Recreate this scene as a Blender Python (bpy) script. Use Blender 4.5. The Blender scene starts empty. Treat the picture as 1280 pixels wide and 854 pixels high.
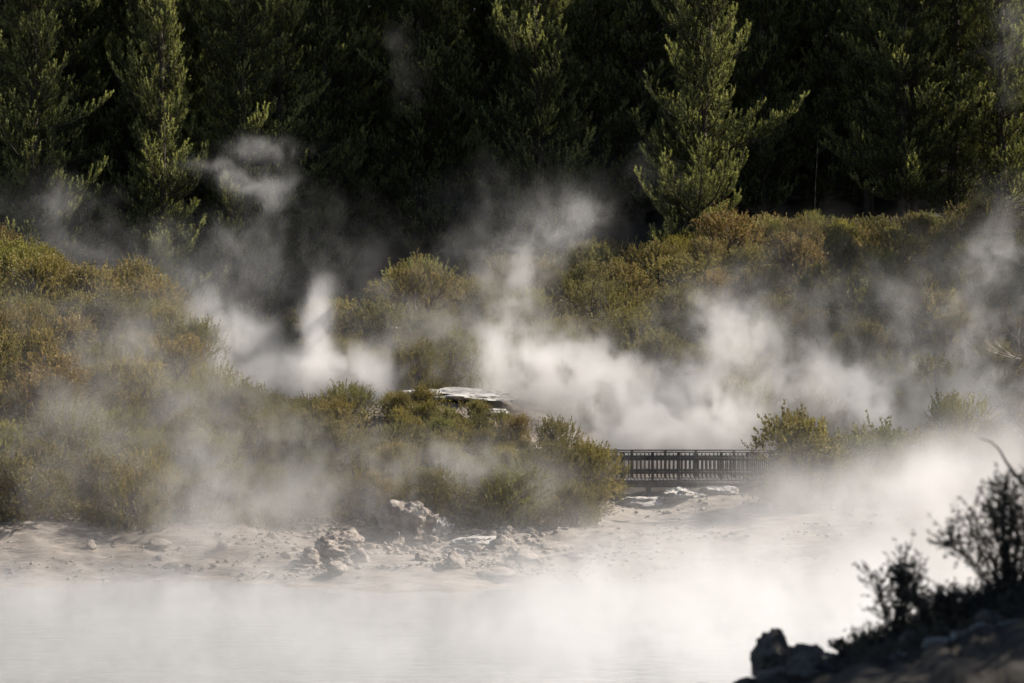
import bpy, bmesh, math, random
import numpy as np
from mathutils import Vector, Matrix, Euler

S = bpy.context.scene
COL = S.collection
random.seed(7)
RNG = np.random.default_rng(11)

# ------------------------------------------------------------------ camera
CAM_H = 10.0
FPX = 1280 * 100 / 36.0
PITCH = math.atan(66 / FPX)
cam_d = bpy.data.cameras.new('camera')
cam = bpy.data.objects.new('camera', cam_d)
COL.objects.link(cam)
cam.location = (0, 0, CAM_H)
cam.rotation_euler = (math.radians(90) - PITCH, 0, 0)
cam_d.lens = 100
cam_d.sensor_width = 36
cam_d.clip_start = 0.5
cam_d.clip_end = 9000
cam_d.dof.use_dof = True
cam_d.dof.focus_distance = 118
cam_d.dof.aperture_fstop = 1.6
S.camera = cam

# ------------------------------------------------------------------ sky, sun, exposure
SUN_AZ = math.radians(67)      # to the right of the viewing direction (+Y), a little behind the scene
SUN_EL = math.radians(37)
world = bpy.data.worlds.new('World')
S.world = world
world.use_nodes = True
nt = world.node_tree
nt.nodes.clear()
wo = nt.nodes.new('ShaderNodeOutputWorld')
bg = nt.nodes.new('ShaderNodeBackground')
sky = nt.nodes.new('ShaderNodeTexSky')
sky.sky_type = 'NISHITA'
sky.sun_disc = False
sky.sun_elevation = SUN_EL
sky.sun_rotation = SUN_AZ
sky.altitude = 350
bg.inputs['Strength'].default_value = 0.05
nt.links.new(sky.outputs[0], bg.inputs[0])
nt.links.new(bg.outputs[0], wo.inputs[0])

sun_dir = Vector((math.sin(SUN_AZ) * math.cos(SUN_EL), math.cos(SUN_AZ) * math.cos(SUN_EL), math.sin(SUN_EL)))
sun_d = bpy.data.lights.new('sun', 'SUN')
sun_d.energy = 5.0
sun_d.angle = math.radians(0.53)
sun_d.color = (1.0, 0.925, 0.84)
sun = bpy.data.objects.new('sun', sun_d)
COL.objects.link(sun)
sun.rotation_euler = (-sun_dir).to_track_quat('-Z', 'Y').to_euler()

S.view_settings.view_transform = 'Standard'
S.view_settings.look = 'None'
S.view_settings.gamma = 1.0
S.view_settings.use_curve_mapping = False
S.view_settings.exposure = 1.03

S.render.engine = 'CYCLES'
cy = S.cycles
cy.use_denoising = True
cy.use_adaptive_sampling = True
cy.adaptive_threshold = 0.02
cy.max_bounces = 6
cy.diffuse_bounces = 2
cy.glossy_bounces = 2
cy.transmission_bounces = 3
cy.transparent_max_bounces = 8
cy.volume_bounces = 3
cy.volume_step_rate = 3.0
cy.volume_max_steps = 512
cy.use_fast_gi = False

# ------------------------------------------------------------------ helpers
def tag(o, label=None, cat=None, group=None, kind=None):
    if label: o['label'] = label
    if cat: o['category'] = cat
    if group: o['group'] = group
    if kind: o['kind'] = kind
    return o

def empty(name, loc=(0, 0, 0), rz=0.0):
    o = bpy.data.objects.new(name, None)
    o.empty_display_size = 0.2
    o.location = loc
    o.rotation_euler = (0, 0, rz)
    COL.objects.link(o)
    return o

def link(name, me, parent=None, loc=None, rot=None, scale=None):
    o = bpy.data.objects.new(name, me)
    COL.objects.link(o)
    if parent: o.parent = parent
    if loc is not None: o.location = loc
    if rot is not None: o.rotation_euler = rot
    if scale is not None: o.scale = scale
    return o

def at(px, py, Y):
    """world point at distance Y seen at photograph pixel px,py"""
    v = Vector(((px - 640) / FPX, (427 - py) / FPX, -1.0))
    d = Euler((math.radians(90) - PITCH, 0, 0)).to_matrix() @ v
    k = Y / d.y
    return Vector((d.x * k, Y, CAM_H + d.z * k))

def mesh_np(name, V, F, mat, tint=None, smooth=False):
    """V (n,3), F (m,k) with one k"""
    V = np.asarray(V, dtype=np.float32); F = np.asarray(F, dtype=np.int32)
    me = bpy.data.meshes.new(name)
    m, k = F.shape
    me.vertices.add(len(V)); me.vertices.foreach_set('co', V.ravel())
    me.loops.add(m * k); me.loops.foreach_set('vertex_index', F.ravel())
    me.polygons.add(m)
    me.polygons.foreach_set('loop_start', np.arange(m, dtype=np.int32) * k)
    if smooth: me.polygons.foreach_set('use_smooth', np.ones(m, dtype=bool))
    if tint is not None:
        a = me.attributes.new('tint', 'FLOAT', 'POINT')
        a.data.foreach_set('value', np.asarray(tint, dtype=np.float32))
    me.update(calc_edges=True)
    if mat: me.materials.append(mat)
    return me

def hash3(i, j, k, seed):
    n = (i * 374761393 + j * 668265263 + k * 2147483647 + seed * 1274126177) & 0xFFFFFFFF
    n = ((n ^ (n >> 13)) * 1274126177) & 0xFFFFFFFF
    n = (n ^ (n >> 16)) & 0xFFFFFFFF
    n = (n * 2246822519) & 0xFFFFFFFF
    n = (n ^ (n >> 15)) & 0xFFFFFFFF
    return n / 4294967295.0

def vnoise(P, seed=0):
    P = np.asarray(P, dtype=np.float64)
    I = np.floor(P).astype(np.int64); f = P - I
    f = f * f * f * (f * (f * 6 - 15) + 10)
    out = 0
    for dx in (0, 1):
        wx = f[:, 0] if dx else 1 - f[:, 0]
        for dy in (0, 1):
            wy = f[:, 1] if dy else 1 - f[:, 1]
            for dz in (0, 1):
                wz = f[:, 2] if dz else 1 - f[:, 2]
                out = out + wx * wy * wz * hash3(I[:, 0] + dx, I[:, 1] + dy, I[:, 2] + dz, seed)
    return out

def fbm(P, octaves=4, seed=0, gain=0.5):
    P = np.asarray(P, dtype=np.float64)
    a, s, t = 1.0, 0.0, 0.0
    for o in range(octaves):
        s = s + a * vnoise(P * 2 ** o + 17.3 * o, seed + o); t += a; a *= gain
    return s / t

class MB:
    """collects boxes and tubes into one mesh (quads only)"""
    def __init__(self): self.v = []; self.f = []
    def box(self, x0, x1, y0, y1, z0, z1):
        b = len(self.v)
        self.v += [(x0,y0,z0),(x1,y0,z0),(x1,y1,z0),(x0,y1,z0),(x0,y0,z1),(x1,y0,z1),(x1,y1,z1),(x0,y1,z1)]
        self.f += [(b,b+3,b+2,b+1),(b+4,b+5,b+6,b+7),(b,b+1,b+5,b+4),(b+1,b+2,b+6,b+5),(b+2,b+3,b+7,b+6),(b+3,b,b+4,b+7)]
    def tube(self, pts, radii, k=4):
        pts = [Vector(p) for p in pts]; n = len(pts); b = len(self.v)
        ref = Vector((0.31, 0.17, 0.93))
        for i, p in enumerate(pts):
            d = (pts[min(i + 1, n - 1)] - pts[max(i - 1, 0)]).normalized()
            u = d.cross(ref)
            if u.length < 0.05: u = d.cross(Vector((1, 0, 0)))
            u.normalize(); w = d.cross(u)
            for j in range(k):
                a = 2 * math.pi * j / k
                q = p + (u * math.cos(a) + w * math.sin(a)) * radii[i]
                self.v.append((q.x, q.y, q.z))
        for i in range(n - 1):
            for j in range(k):
                j2 = (j + 1) % k
                self.f.append((b + i * k + j, b + i * k + j2, b + (i + 1) * k + j2, b + (i + 1) * k + j))
    def mesh(self, name, mat, smooth=False):
        return mesh_np(name, self.v, self.f, mat, smooth=smooth)

# ------------------------------------------------------------------ materials
def new_mat(name):
    m = bpy.data.materials.new(name); m.use_nodes = True
    m.node_tree.nodes.clear()
    o = m.node_tree.nodes.new('ShaderNodeOutputMaterial')
    return m, m.node_tree, o

def N(t, kind, **kw):
    n = t.nodes.new(kind)
    for k, v in kw.items():
        if k in n.inputs: n.inputs[k].default_value = v
        else: setattr(n, k, v)
    return n

def ramp(t, fac, stops):
    r = t.nodes.new('ShaderNodeValToRGB')
    el = r.color_ramp.elements
    while len(el) > 1: el.remove(el[-1])
    el[0].position = stops[0][0]; el[0].color = (*stops[0][1], 1)
    for p, c in stops[1:]:
        e = el.new(p); e.color = (*c, 1)
    t.links.new(fac, r.inputs[0])
    return r

def mixc(t, fac, a, b, mode='MIX'):
    m = t.nodes.new('ShaderNodeMix'); m.data_type = 'RGBA'; m.blend_type = mode
    for s, i in ((fac, 0), (a, 6), (b, 7)):
        if isinstance(s, (int, float)): m.inputs[i].default_value = s
        elif isinstance(s, tuple): m.inputs[i].default_value = (*s, 1)
        else: t.links.new(s, m.inputs[i])
    return m.outputs[2]

def leaf_material(name, dark, light, trans=0.45, use_obj=False, tcol=(1.0, 0.96, 0.72), mid=None):
    m, t, o = new_mat(name)
    at_ = N(t, 'ShaderNodeAttribute', attribute_name='tint')
    r = ramp(t, at_.outputs['Fac'], [(0.0, dark), (1.0, light)] if mid is None else [(0.0, dark), (0.55, mid), (0.95, light)])
    c = r.outputs[0]
    if use_obj:
        oi = N(t, 'ShaderNodeObjectInfo')
        c = mixc(t, 1.0, c, oi.outputs['Color'], 'MULTIPLY')
    d = N(t, 'ShaderNodeBsdfDiffuse'); t.links.new(c, d.inputs[0])
    tr = N(t, 'ShaderNodeBsdfTranslucent')
    c2 = mixc(t, 1.0, c, tcol, 'MULTIPLY'); t.links.new(c2, tr.inputs[0])
    mx = N(t, 'ShaderNodeMixShader'); mx.inputs[0].default_value = trans
    t.links.new(d.outputs[0], mx.inputs[1]); t.links.new(tr.outputs[0], mx.inputs[2])
    g = N(t, 'ShaderNodeBsdfGlossy'); g.inputs['Roughness'].default_value = 0.45
    g.inputs['Color'].default_value = (0.8, 0.8, 0.75, 1)
    mx2 = N(t, 'ShaderNodeMixShader'); mx2.inputs[0].default_value = 0.015
    t.links.new(mx.outputs[0], mx2.inputs[1]); t.links.new(g.outputs[0], mx2.inputs[2])
    t.links.new(mx2.outputs[0], o.inputs[0])
    return m

def simple_material(name, c1, c2, scale=3.0, rough=0.9, bump=0.4, bscale=12.0, c3=None, detail=6):
    m, t, o = new_mat(name)
    tc = N(t, 'ShaderNodeTexCoord')
    n1 = N(t, 'ShaderNodeTexNoise', Scale=scale, Detail=detail, Roughness=0.65)
    t.links.new(tc.outputs['Object'], n1.inputs['Vector'])
    stops = [(0.3, c1), (0.68, c2)]
    if c3: stops.insert(1, (0.5, c3))
    r = ramp(t, n1.outputs[0], stops)
    p = N(t, 'ShaderNodeBsdfPrincipled', Roughness=rough)
    p.inputs['Specular IOR Level'].default_value = 0.25
    t.links.new(r.outputs[0], p.inputs['Base Color'])
    n2 = N(t, 'ShaderNodeTexNoise', Scale=bscale, Detail=6.0)
    t.links.new(tc.outputs['Object'], n2.inputs['Vector'])
    b = N(t, 'ShaderNodeBump', Strength=bump, Distance=0.1)
    t.links.new(n2.outputs[0], b.inputs['Height']); t.links.new(b.outputs[0], p.inputs['Normal'])
    t.links.new(p.outputs[0], o.inputs[0])
    return m

M = {}
M['needle'] = leaf_material('pine_needles', (0.014, 0.017, 0.010), (0.56, 0.57, 0.22), 0.36, mid=(0.066, 0.077, 0.034), tcol=(1.0, 0.98, 0.55))  # inner needles darkened like shade; tips brightened as sunlit rims and new growth
M['leaf'] = leaf_material('scrub_leaf', (0.088, 0.083, 0.048), (0.35, 0.312, 0.175), 0.42, True)
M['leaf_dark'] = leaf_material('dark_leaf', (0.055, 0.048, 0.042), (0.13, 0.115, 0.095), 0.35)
M['bark'] = simple_material('pine_bark', (0.035, 0.026, 0.02), (0.09, 0.07, 0.055), 4, bscale=9)
M['twig'] = simple_material('twig_bark', (0.05, 0.04, 0.032), (0.13, 0.11, 0.09), 6)
M['dead'] = simple_material('bleached_wood', (0.30, 0.26, 0.22), (0.55, 0.50, 0.44), 6)
M['timber'] = simple_material('weathered_timber', (0.07, 0.064, 0.057), (0.165, 0.152, 0.138), 5, bscale=20)
M['rock'] = simple_material('pale_rock', (0.11, 0.09, 0.074), (0.42, 0.37, 0.31), 2.2, bump=1.0, bscale=6, c3=(0.26, 0.22, 0.185))
M['silica'] = simple_material('white_silica', (0.20, 0.185, 0.168), (0.62, 0.595, 0.555), 2.2, bump=1.0, bscale=7, c3=(0.42, 0.395, 0.36))
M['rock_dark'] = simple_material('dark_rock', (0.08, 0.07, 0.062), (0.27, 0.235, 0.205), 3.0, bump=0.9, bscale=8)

# ground: pale silica sand near vents and shore, brown litter under the scrub
m, t, o = new_mat('geothermal_ground')
tc = N(t, 'ShaderNodeTexCoord')
at_ = N(t, 'ShaderNodeAttribute', attribute_name='tint')
n1 = N(t, 'ShaderNodeTexNoise', Scale=0.35, Detail=8.0, Roughness=0.65)
n2 = N(t, 'ShaderNodeTexNoise', Scale=2.2, Detail=8.0, Roughness=0.7)
n3 = N(t, 'ShaderNodeTexNoise', Scale=6.0, Detail=8.0, Roughness=0.7)
mp = N(t, 'ShaderNodeMapping'); mp.inputs['Scale'].default_value = (0.35, 1.0, 3.0)
t.links.new(tc.outputs['Object'], mp.inputs[0])
t.links.new(tc.outputs['Object'], n1.inputs['Vector']); t.links.new(mp.outputs[0], n2.inputs['Vector']); t.links.new(tc.outputs['Object'], n3.inputs['Vector'])
sand = ramp(t, n2.outputs[0], [(0.28, (0.17, 0.14, 0.115)), (0.45, (0.27, 0.235, 0.20)), (0.6, (0.35, 0.31, 0.27)), (0.75, (0.50, 0.465, 0.42))])
soil = ramp(t, n3.outputs[0], [(0.3, (0.03, 0.026, 0.021)), (0.7, (0.085, 0.073, 0.058))])
ad = N(t, 'ShaderNodeMath', operation='ADD'); t.links.new(at_.outputs['Fac'], ad.inputs[0])
sc_ = N(t, 'ShaderNodeMath', operation='MULTIPLY_ADD'); sc_.inputs[1].default_value = 0.9; sc_.inputs[2].default_value = -0.45
t.links.new(n1.outputs[0], sc_.inputs[0]); t.links.new(sc_.outputs[0], ad.inputs[1])
rr = ramp(t, ad.outputs[0], [(0.40, (0, 0, 0)), (0.60, (1, 1, 1))])
n4 = N(t, 'ShaderNodeTexNoise', Scale=0.8, Detail=9.0, Roughness=0.72, Distortion=0.6); t.links.new(tc.outputs['Object'], n4.inputs['Vector'])
stn = ramp(t, n4.outputs[0], [(0.34, (0.45, 0.43, 0.42)), (0.5, (0.9, 0.88, 0.86)), (0.66, (1.25, 1.22, 1.18))])
sandc = mixc(t, 1.0, sand.outputs[0], stn.outputs[0], 'MULTIPLY')
c = mixc(t, rr.outputs[0], soil.outputs[0], sandc)
p = N(t, 'ShaderNodeBsdfPrincipled', Roughness=0.9); p.inputs['Specular IOR Level'].default_value = 0.2
t.links.new(c, p.inputs['Base Color'])
b = N(t, 'ShaderNodeBump', Strength=1.0, Distance=0.25); t.links.new(n2.outputs[0], b.inputs['Height'])
b2 = N(t, 'ShaderNodeBump', Strength=0.5, Distance=0.05); t.links.new(n3.outputs[0], b2.inputs['Height']); t.links.new(b.outputs[0], b2.inputs['Normal'])
t.links.new(b2.outputs[0], p.inputs['Normal']); t.links.new(p.outputs[0], o.inputs[0])
M['ground'] = m

m, t, o = new_mat('milky_water')
tc = N(t, 'ShaderNodeTexCoord'); mp = N(t, 'ShaderNodeMapping'); mp.inputs['Scale'].default_value = (0.7, 1.6, 1)
t.links.new(tc.outputs['Object'], mp.inputs[0])
n1 = N(t, 'ShaderNodeTexNoise', Scale=1.3, Detail=5.0); t.links.new(mp.outputs[0], n1.inputs['Vector'])
p = N(t, 'ShaderNodeBsdfPrincipled', Roughness=0.12)
p.inputs['Base Color'].default_value = (0.24, 0.245, 0.24, 1)
b = N(t, 'ShaderNodeBump', Strength=0.2, Distance=0.08); t.links.new(n1.outputs[0], b.inputs['Height'])
t.links.new(b.outputs[0], p.inputs['Normal']); t.links.new(p.outputs[0], o.inputs[0])
M['water'] = m

def steam_material(name, g=0.66, col=(0.985, 0.975, 0.965)):
    m, t, o = new_mat(name)
    p = t.nodes.new('ShaderNodeVolumePrincipled')
    p.inputs['Color'].default_value = (*col, 1)
    p.inputs['Density'].default_value = 1.0
    p.inputs['Anisotropy'].default_value = g
    t.links.new(p.outputs[0], o.inputs['Volume'])
    return m
M['steam'] = steam_material('steam')

# ------------------------------------------------------------------ terrain
CTRL = []
def row(Y, *xz):
    for i in range(0, len(xz), 2): CTRL.append((xz[i], Y, xz[i + 1]))
row(-10, -45, 1, -15, 4.5, 0, 7.6, 15, 10, 45, 13)
row(12, -45, 0, -12, 3, 0, 6.9, 3, 7.6, 15, 10, 45, 13)
row(28, -45, -1, -10, 2, 0, 4.9, 2.05, 5.85, 5, 6.85, 9, 8, 20, 10, 45, 13)
row(33, 2, 4.6, 5, 6.1, 9, 7.4)
row(42, -20, -1.5, 0, -0.7, 5, 0.6, 12, 3, 20, 6, 45, 11)
row(58, -45, -1.5, -15, -1.5, 5, -1.3, 15, -0.6, 28, 2, 45, 6)
row(78, -45, -1.5, 0, -1.4, 18, -1.0, 30, 0.5, 45, 4)
row(92, -45, -0.6, -15, -0.6, 0, -0.5, 12, -0.6, 22, -0.2, 32, 1.2, 45, 4)
row(97, -45, 0.3, -20, 0.42, -15, 0.05, -11, -0.1, -7, 0.3, -2.5, 0.5, 1, 0.15, 4, 0.0, 10, 0.25, 18, 0.5, 30, 2)
row(101, -30, 1.8, -20, 1.65, -15, 1.15, -10, 0.75, -6, 0.55, -2, 0.6, 4, 0.5, 10, 0.55, 16, 1.1)
row(106, -30, 3.2, -19, 2.8, -12, 2.2, -6, 1.5, -2, 1.15, 3, 1.0, 8, 1.1, 14, 1.8, 30, 4)
row(110, -19, 4.3, -12, 3.6, -6, 3.0, -2, 2.5, 1.5, 2.0, 4, 1.4, 8, 1.5, 11, 1.6, 14, 1.8, 20, 2.5)
row(114, -20, 5.2, -12, 4.8, -6, 4.3, -2, 3.7, 1, 3.1, 2.4, 2.5, 4, 1.6, 6, 1.65, 9, 1.8, 12, 2.0, 20, 2.9)
row(119, -26, 8.4, -20, 7.4, -15, 6.2, -12, 5.1, -9, 4.5, -6, 4.8, -4, 5.0, -1, 5.0, 1, 4.0, 4, 2.3, 8, 2.3, 12, 2.5, 20, 3.8)
row(125, -45, 13, -28, 10.4, -22, 9.0, -18, 8.1, -15.5, 7.3, -12.8, 5.0, -10, 4.8, -7, 5.3, -2, 5.6, 3, 4.5, 8, 4.0, 14, 4.6, 22, 6.0, 45, 11)
row(132, -26, 10.6, -21, 9.6, -18.5, 8.9, -15.5, 6.2, -13, 4.9, -9, 5.8, -4, 6.8, 3, 6.4)
row(139, -26, 10.9, -22, 9.4, -18, 5.8, -14, 5.0, -10.5, 6.3, -6.5, 8.2, 0, 7.8, 8, 8.2, 16, 8.6, 24, 9.4)
row(147, -28, 10.4, -23, 7.2, -18, 5.0, -13, 5.4, -8, 8.0, -3, 8.6, 5, 9.7, 15, 10.4, 25, 10.6)
row(155, -45, 13, -29, 9.6, -23, 6.4, -16, 5.2, -11, 6.6, -5, 8.7, 3, 9.6, 10, 11.2, 18, 11.4, 27, 11.5, 45, 13)
row(163, -30, 9.0, -21, 6.0, -12, 6.8, -4, 9.2, 5, 10.6, 20, 12, 30, 12)
row(178, -45, 14, -20, 9, -10, 10, 0, 12.5, 10, 13.8, 30, 14, 45, 16)
row(205, -45, 21, 0, 20, 45, 21)
row(240, -45, 29, 0, 29, 45, 29)
CTRL = np.array(CTRL, dtype=np.float64)
def tps(r2): return np.where(r2 > 1e-9, r2 * np.log(np.maximum(r2, 1e-9)), 0.0)
def solve_tps(C):
    n = len(C); xy = C[:, :2] / 30.0
    D = ((xy[:, None] - xy[None]) ** 2).sum(-1)
    A = np.zeros((n + 3, n + 3)); A[:n, :n] = tps(D) + 2e-4 * np.eye(n)
    A[:n, n] = 1; A[:n, n + 1:] = xy; A[n, :n] = 1; A[n + 1:, :n] = xy.T
    return np.linalg.solve(A, np.concatenate([C[:, 2], np.zeros(3)]))
W = solve_tps(CTRL)
def base_z(x, y):
    x = np.clip(np.asarray(x, float), -48, 48); y = np.clip(np.asarray(y, float), -12, 242)
    q = np.stack([x, y], -1) / 30.0; cxy = CTRL[:, :2] / 30.0
    out = np.empty(len(q)); n = len(cxy)
    for s in range(0, len(q), 20000):
        D = ((q[s:s + 20000, None] - cxy[None]) ** 2).sum(-1)
        out[s:s + 20000] = tps(D) @ W[:n] + W[n] + q[s:s + 20000] @ W[n + 1:]
    return out
def ground_z(x, y):
    x = np.atleast_1d(np.asarray(x, float)); y = np.atleast_1d(np.asarray(y, float))
    z = base_z(x, y)
    P = np.stack([x, y, 0 * x], -1)
    z = z + (fbm(P * 0.23, 3, 5) - 0.5) * 0.7 + (fbm(P * 1.1, 4, 9) - 0.5) * 0.28
    crust = np.abs(fbm(P * np.array([0.5, 1.0, 1]), 3, 21) - 0.5)
    sh = np.clip(1 - np.abs(y - 101) / 9, 0, 1)
    nr = np.clip((40 - y) / 6, 0, 1)
    z = z + nr * ((0.25 - np.abs(fbm(P * 2.6, 4, 33, 0.65) - 0.5)) * 0.55 + (fbm(P * 7, 3, 35) - 0.5) * 0.12)
    z = z + sh * (fbm(P * 3.1, 3, 50) - 0.5) * 0.2
    return z + sh * (0.12 - crust) * 0.9
def gz(x, y): return float(ground_z(x, y)[0])

def axis(core0, core1, step, far):
    c = np.arange(core0, core1 + step / 2, step)
    g = step * np.cumsum(1.35 ** np.arange(1, 30)); g = g[g < far]
    return np.concatenate([core0 - g[::-1], c, core1 + g])
gx = np.unique(np.concatenate([axis(-34, 34, 0.3, 2500), np.arange(1.55, 6, 0.1)]))
gy = np.unique(np.concatenate([axis(20, 90, 0.6, 40), np.arange(23.05, 33, 0.1), np.arange(90, 126, 0.18), axis(126, 190, 0.5, 2500)[lambda a: a >= 126] if False else np.arange(126, 190, 0.5), 190 + 0.5 * np.cumsum(1.3 ** np.arange(1, 28))]))
gy = np.concatenate([20 - 0.6 * np.cumsum(1.35 ** np.arange(1, 24))[::-1], gy[gy >= 20]])
X, Y_ = np.meshgrid(gx, gy)
xf, yf = X.ravel(), Y_.ravel()
zf = ground_z(xf, yf)
nx, ny = len(gx), len(gy)
ii = (np.arange(ny - 1)[:, None] * nx + np.arange(nx - 1)[None]).ravel()
F = np.stack([ii, ii + 1, ii + nx + 1, ii + nx], -1)
# where bare silica sand lies: along the far shore, round the bridge and the vents, on the near bank
def sand_mask(x, y):
    s = np.clip((106.0 + 0.05 * x - y) / 3.0 + 0.5, 0, 1) * (y > 40)
    flat = np.exp(-(((x - 6) / 7.5) ** 4 + ((y - 109) / 7.5) ** 4))
    ven = np.exp(-(((x + 3) / 5) ** 4 + ((y - 119) / 3.0) ** 4)) + np.exp(-(((x - 7) / 7) ** 4 + ((y - 119) / 4.0) ** 4))
    near = np.exp(-(((x - 4.8) / 0.8) ** 4 + ((y - 25.6) / 0.8) ** 4))
    return np.clip(np.maximum.reduce([s, flat, ven, near]), 0, 1)
me = mesh_np('terrain', np.stack([xf, yf, zf], -1), F, M['ground'], tint=sand_mask(xf, yf), smooth=True)
tag(link('terrain', me), kind='structure')
bm = MB(); 
lx = np.linspace(-260, 120, 40); ly = np.linspace(22, 130, 30)
for i in range(39):
    for j in range(29):
        b0 = len(bm.v); bm.v += [(lx[i], ly[j], 0), (lx[i+1], ly[j], 0), (lx[i+1], ly[j+1], 0), (lx[i], ly[j+1], 0)]
        bm.f.append((b0, b0+1, b0+2, b0+3))
tag(link('lake', bm.mesh('lake', M['water'])), kind='structure')

# ------------------------------------------------------------------ foliage builders
def unit(v): return v / np.maximum(np.linalg.norm(v, axis=-1, keepdims=True), 1e-9)

def sprays(P, A, L, m, leaf_len, leaf_w, spread, rng, base_t=0.0, tint0=None, tri=False):
    """m leaves along each spray; returns verts, faces, tints"""
    n = len(P)
    t = rng.uniform(base_t, 1, (n, m)); ph = rng.uniform(0, 2 * math.pi, (n, m))
    A = unit(A); ref = np.where(np.abs(A[:, 2:3]) > 0.9, np.array([[1., 0, 0]]), np.array([[0, 0, 1.]]))
    U = unit(np.cross(A, ref)); Wd = np.cross(A, U)
    rad = U[:, None] * np.cos(ph)[..., None] + Wd[:, None] * np.sin(ph)[..., None]
    sp = spread * rng.uniform(0.5, 1.3, (n, m, 1))
    D = unit(A[:, None] + rad * sp)
    C0 = P[:, None] + A[:, None] * (t * L[:, None])[..., None]
    ll = (leaf_len * rng.uniform(0.6, 1.3, (n, m)))[..., None]
    T = unit(np.cross(D, rng.normal(size=(n, m, 3))))
    w = (leaf_w * rng.uniform(0.7, 1.3, (n, m)))[..., None]
    tip = C0 + D * ll
    mid = C0 + D * ll * 0.5
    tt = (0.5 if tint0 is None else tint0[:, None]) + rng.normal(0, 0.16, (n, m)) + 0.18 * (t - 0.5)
    if tri:
        V = np.stack([C0 - T * w * 0.5, C0 + T * w * 0.5, tip], 2).reshape(-1, 3); k = 3
    else:
        V = np.stack([C0, mid - T * w * 0.5, tip, mid + T * w * 0.5], 2).reshape(-1, 3); k = 4
    Fc = np.arange(n * m * k).reshape(-1, k)
    return V, Fc, np.clip(np.repeat(tt.reshape(-1), k), 0, 1)

def shrub_proto(name, seed, R=1.2, H=1.9, lobes=7, nspray=330, m=24, ll=0.075, lw=0.03, L=0.42, upright=0.6, spread=0.8, mat=None):
    rng = np.random.default_rng(seed)
    c = np.zeros((lobes, 3)); r = np.zeros(lobes)
    for i in range(lobes):
        a = rng.uniform(0, 6.28); d = R * 0.62 * math.sqrt(rng.uniform(0, 1))
        r[i] = R * rng.uniform(0.34, 0.58)
        c[i] = (math.cos(a) * d, math.sin(a) * d, H * (0.72 - 0.42 * (d / R) ** 1.5) * rng.uniform(0.7, 1.1) - r[i] * 0.2)
    own = rng.integers(0, lobes, nspray)
    d = unit(rng.normal(size=(nspray, 3)) + np.array([0, 0, 0.35]))
    rr_ = rng.uniform(0.55, 1.0, nspray) ** 0.6
    P = c[own] + d * (r[own] * rr_)[:, None] * np.array([1, 1, 1.0])
    P[:, 2] = np.maximum(P[:, 2], 0.05 + 0.1 * rng.uniform(size=nspray))
    sk = rng.uniform(size=nspray) < 0.22; aa = rng.uniform(0, 6.28, nspray); dd = R * np.sqrt(rng.uniform(0.1, 0.85, nspray))
    P[sk] = np.stack([np.cos(aa) * dd, np.sin(aa) * dd, rng.uniform(0.0, 0.5, nspray) * H * 0.5], -1)[sk]
    A = d * (1 - upright) + np.array([0, 0, upright]) + rng.normal(0, 0.22, (nspray, 3))
    Ls = L * rng.uniform(0.5, 1.35, nspray)
    lobe_t = rng.uniform(0.3, 0.7, lobes)
    V, Fc, T = sprays(P, A, Ls, m, ll, lw, spread, rng, tint0=lobe_t[own] + rng.normal(0, 0.1, nspray))
    fol = mesh_np(name + '_foliage', V, Fc, mat or M['leaf'], tint=T)
    b = MB()
    for i in range(lobes):
        p0 = np.array([rng.normal(0, 0.08), rng.normal(0, 0.08), -0.25]); p3 = c[i]
        mid = (p0 * 0.5 + p3 * 0.5) + rng.normal(0, 0.1, 3)
        b.tube([p0, mid, p3], [0.05, 0.035, 0.018], 4)
        for j in range(6):
            e = c[i] + unit(rng.normal(size=(1, 3)) + np.array([0, 0, 0.5]))[0] * r[i] * 0.95
            b.tube([mid * 0.4 + p3 * 0.6, (p3 + e) / 2 + rng.normal(0, 0.04, 3), e], [0.016, 0.011, 0.004], 3)
    br = b.mesh(name + '_branches', M['twig'], True)
    return fol, br

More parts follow.
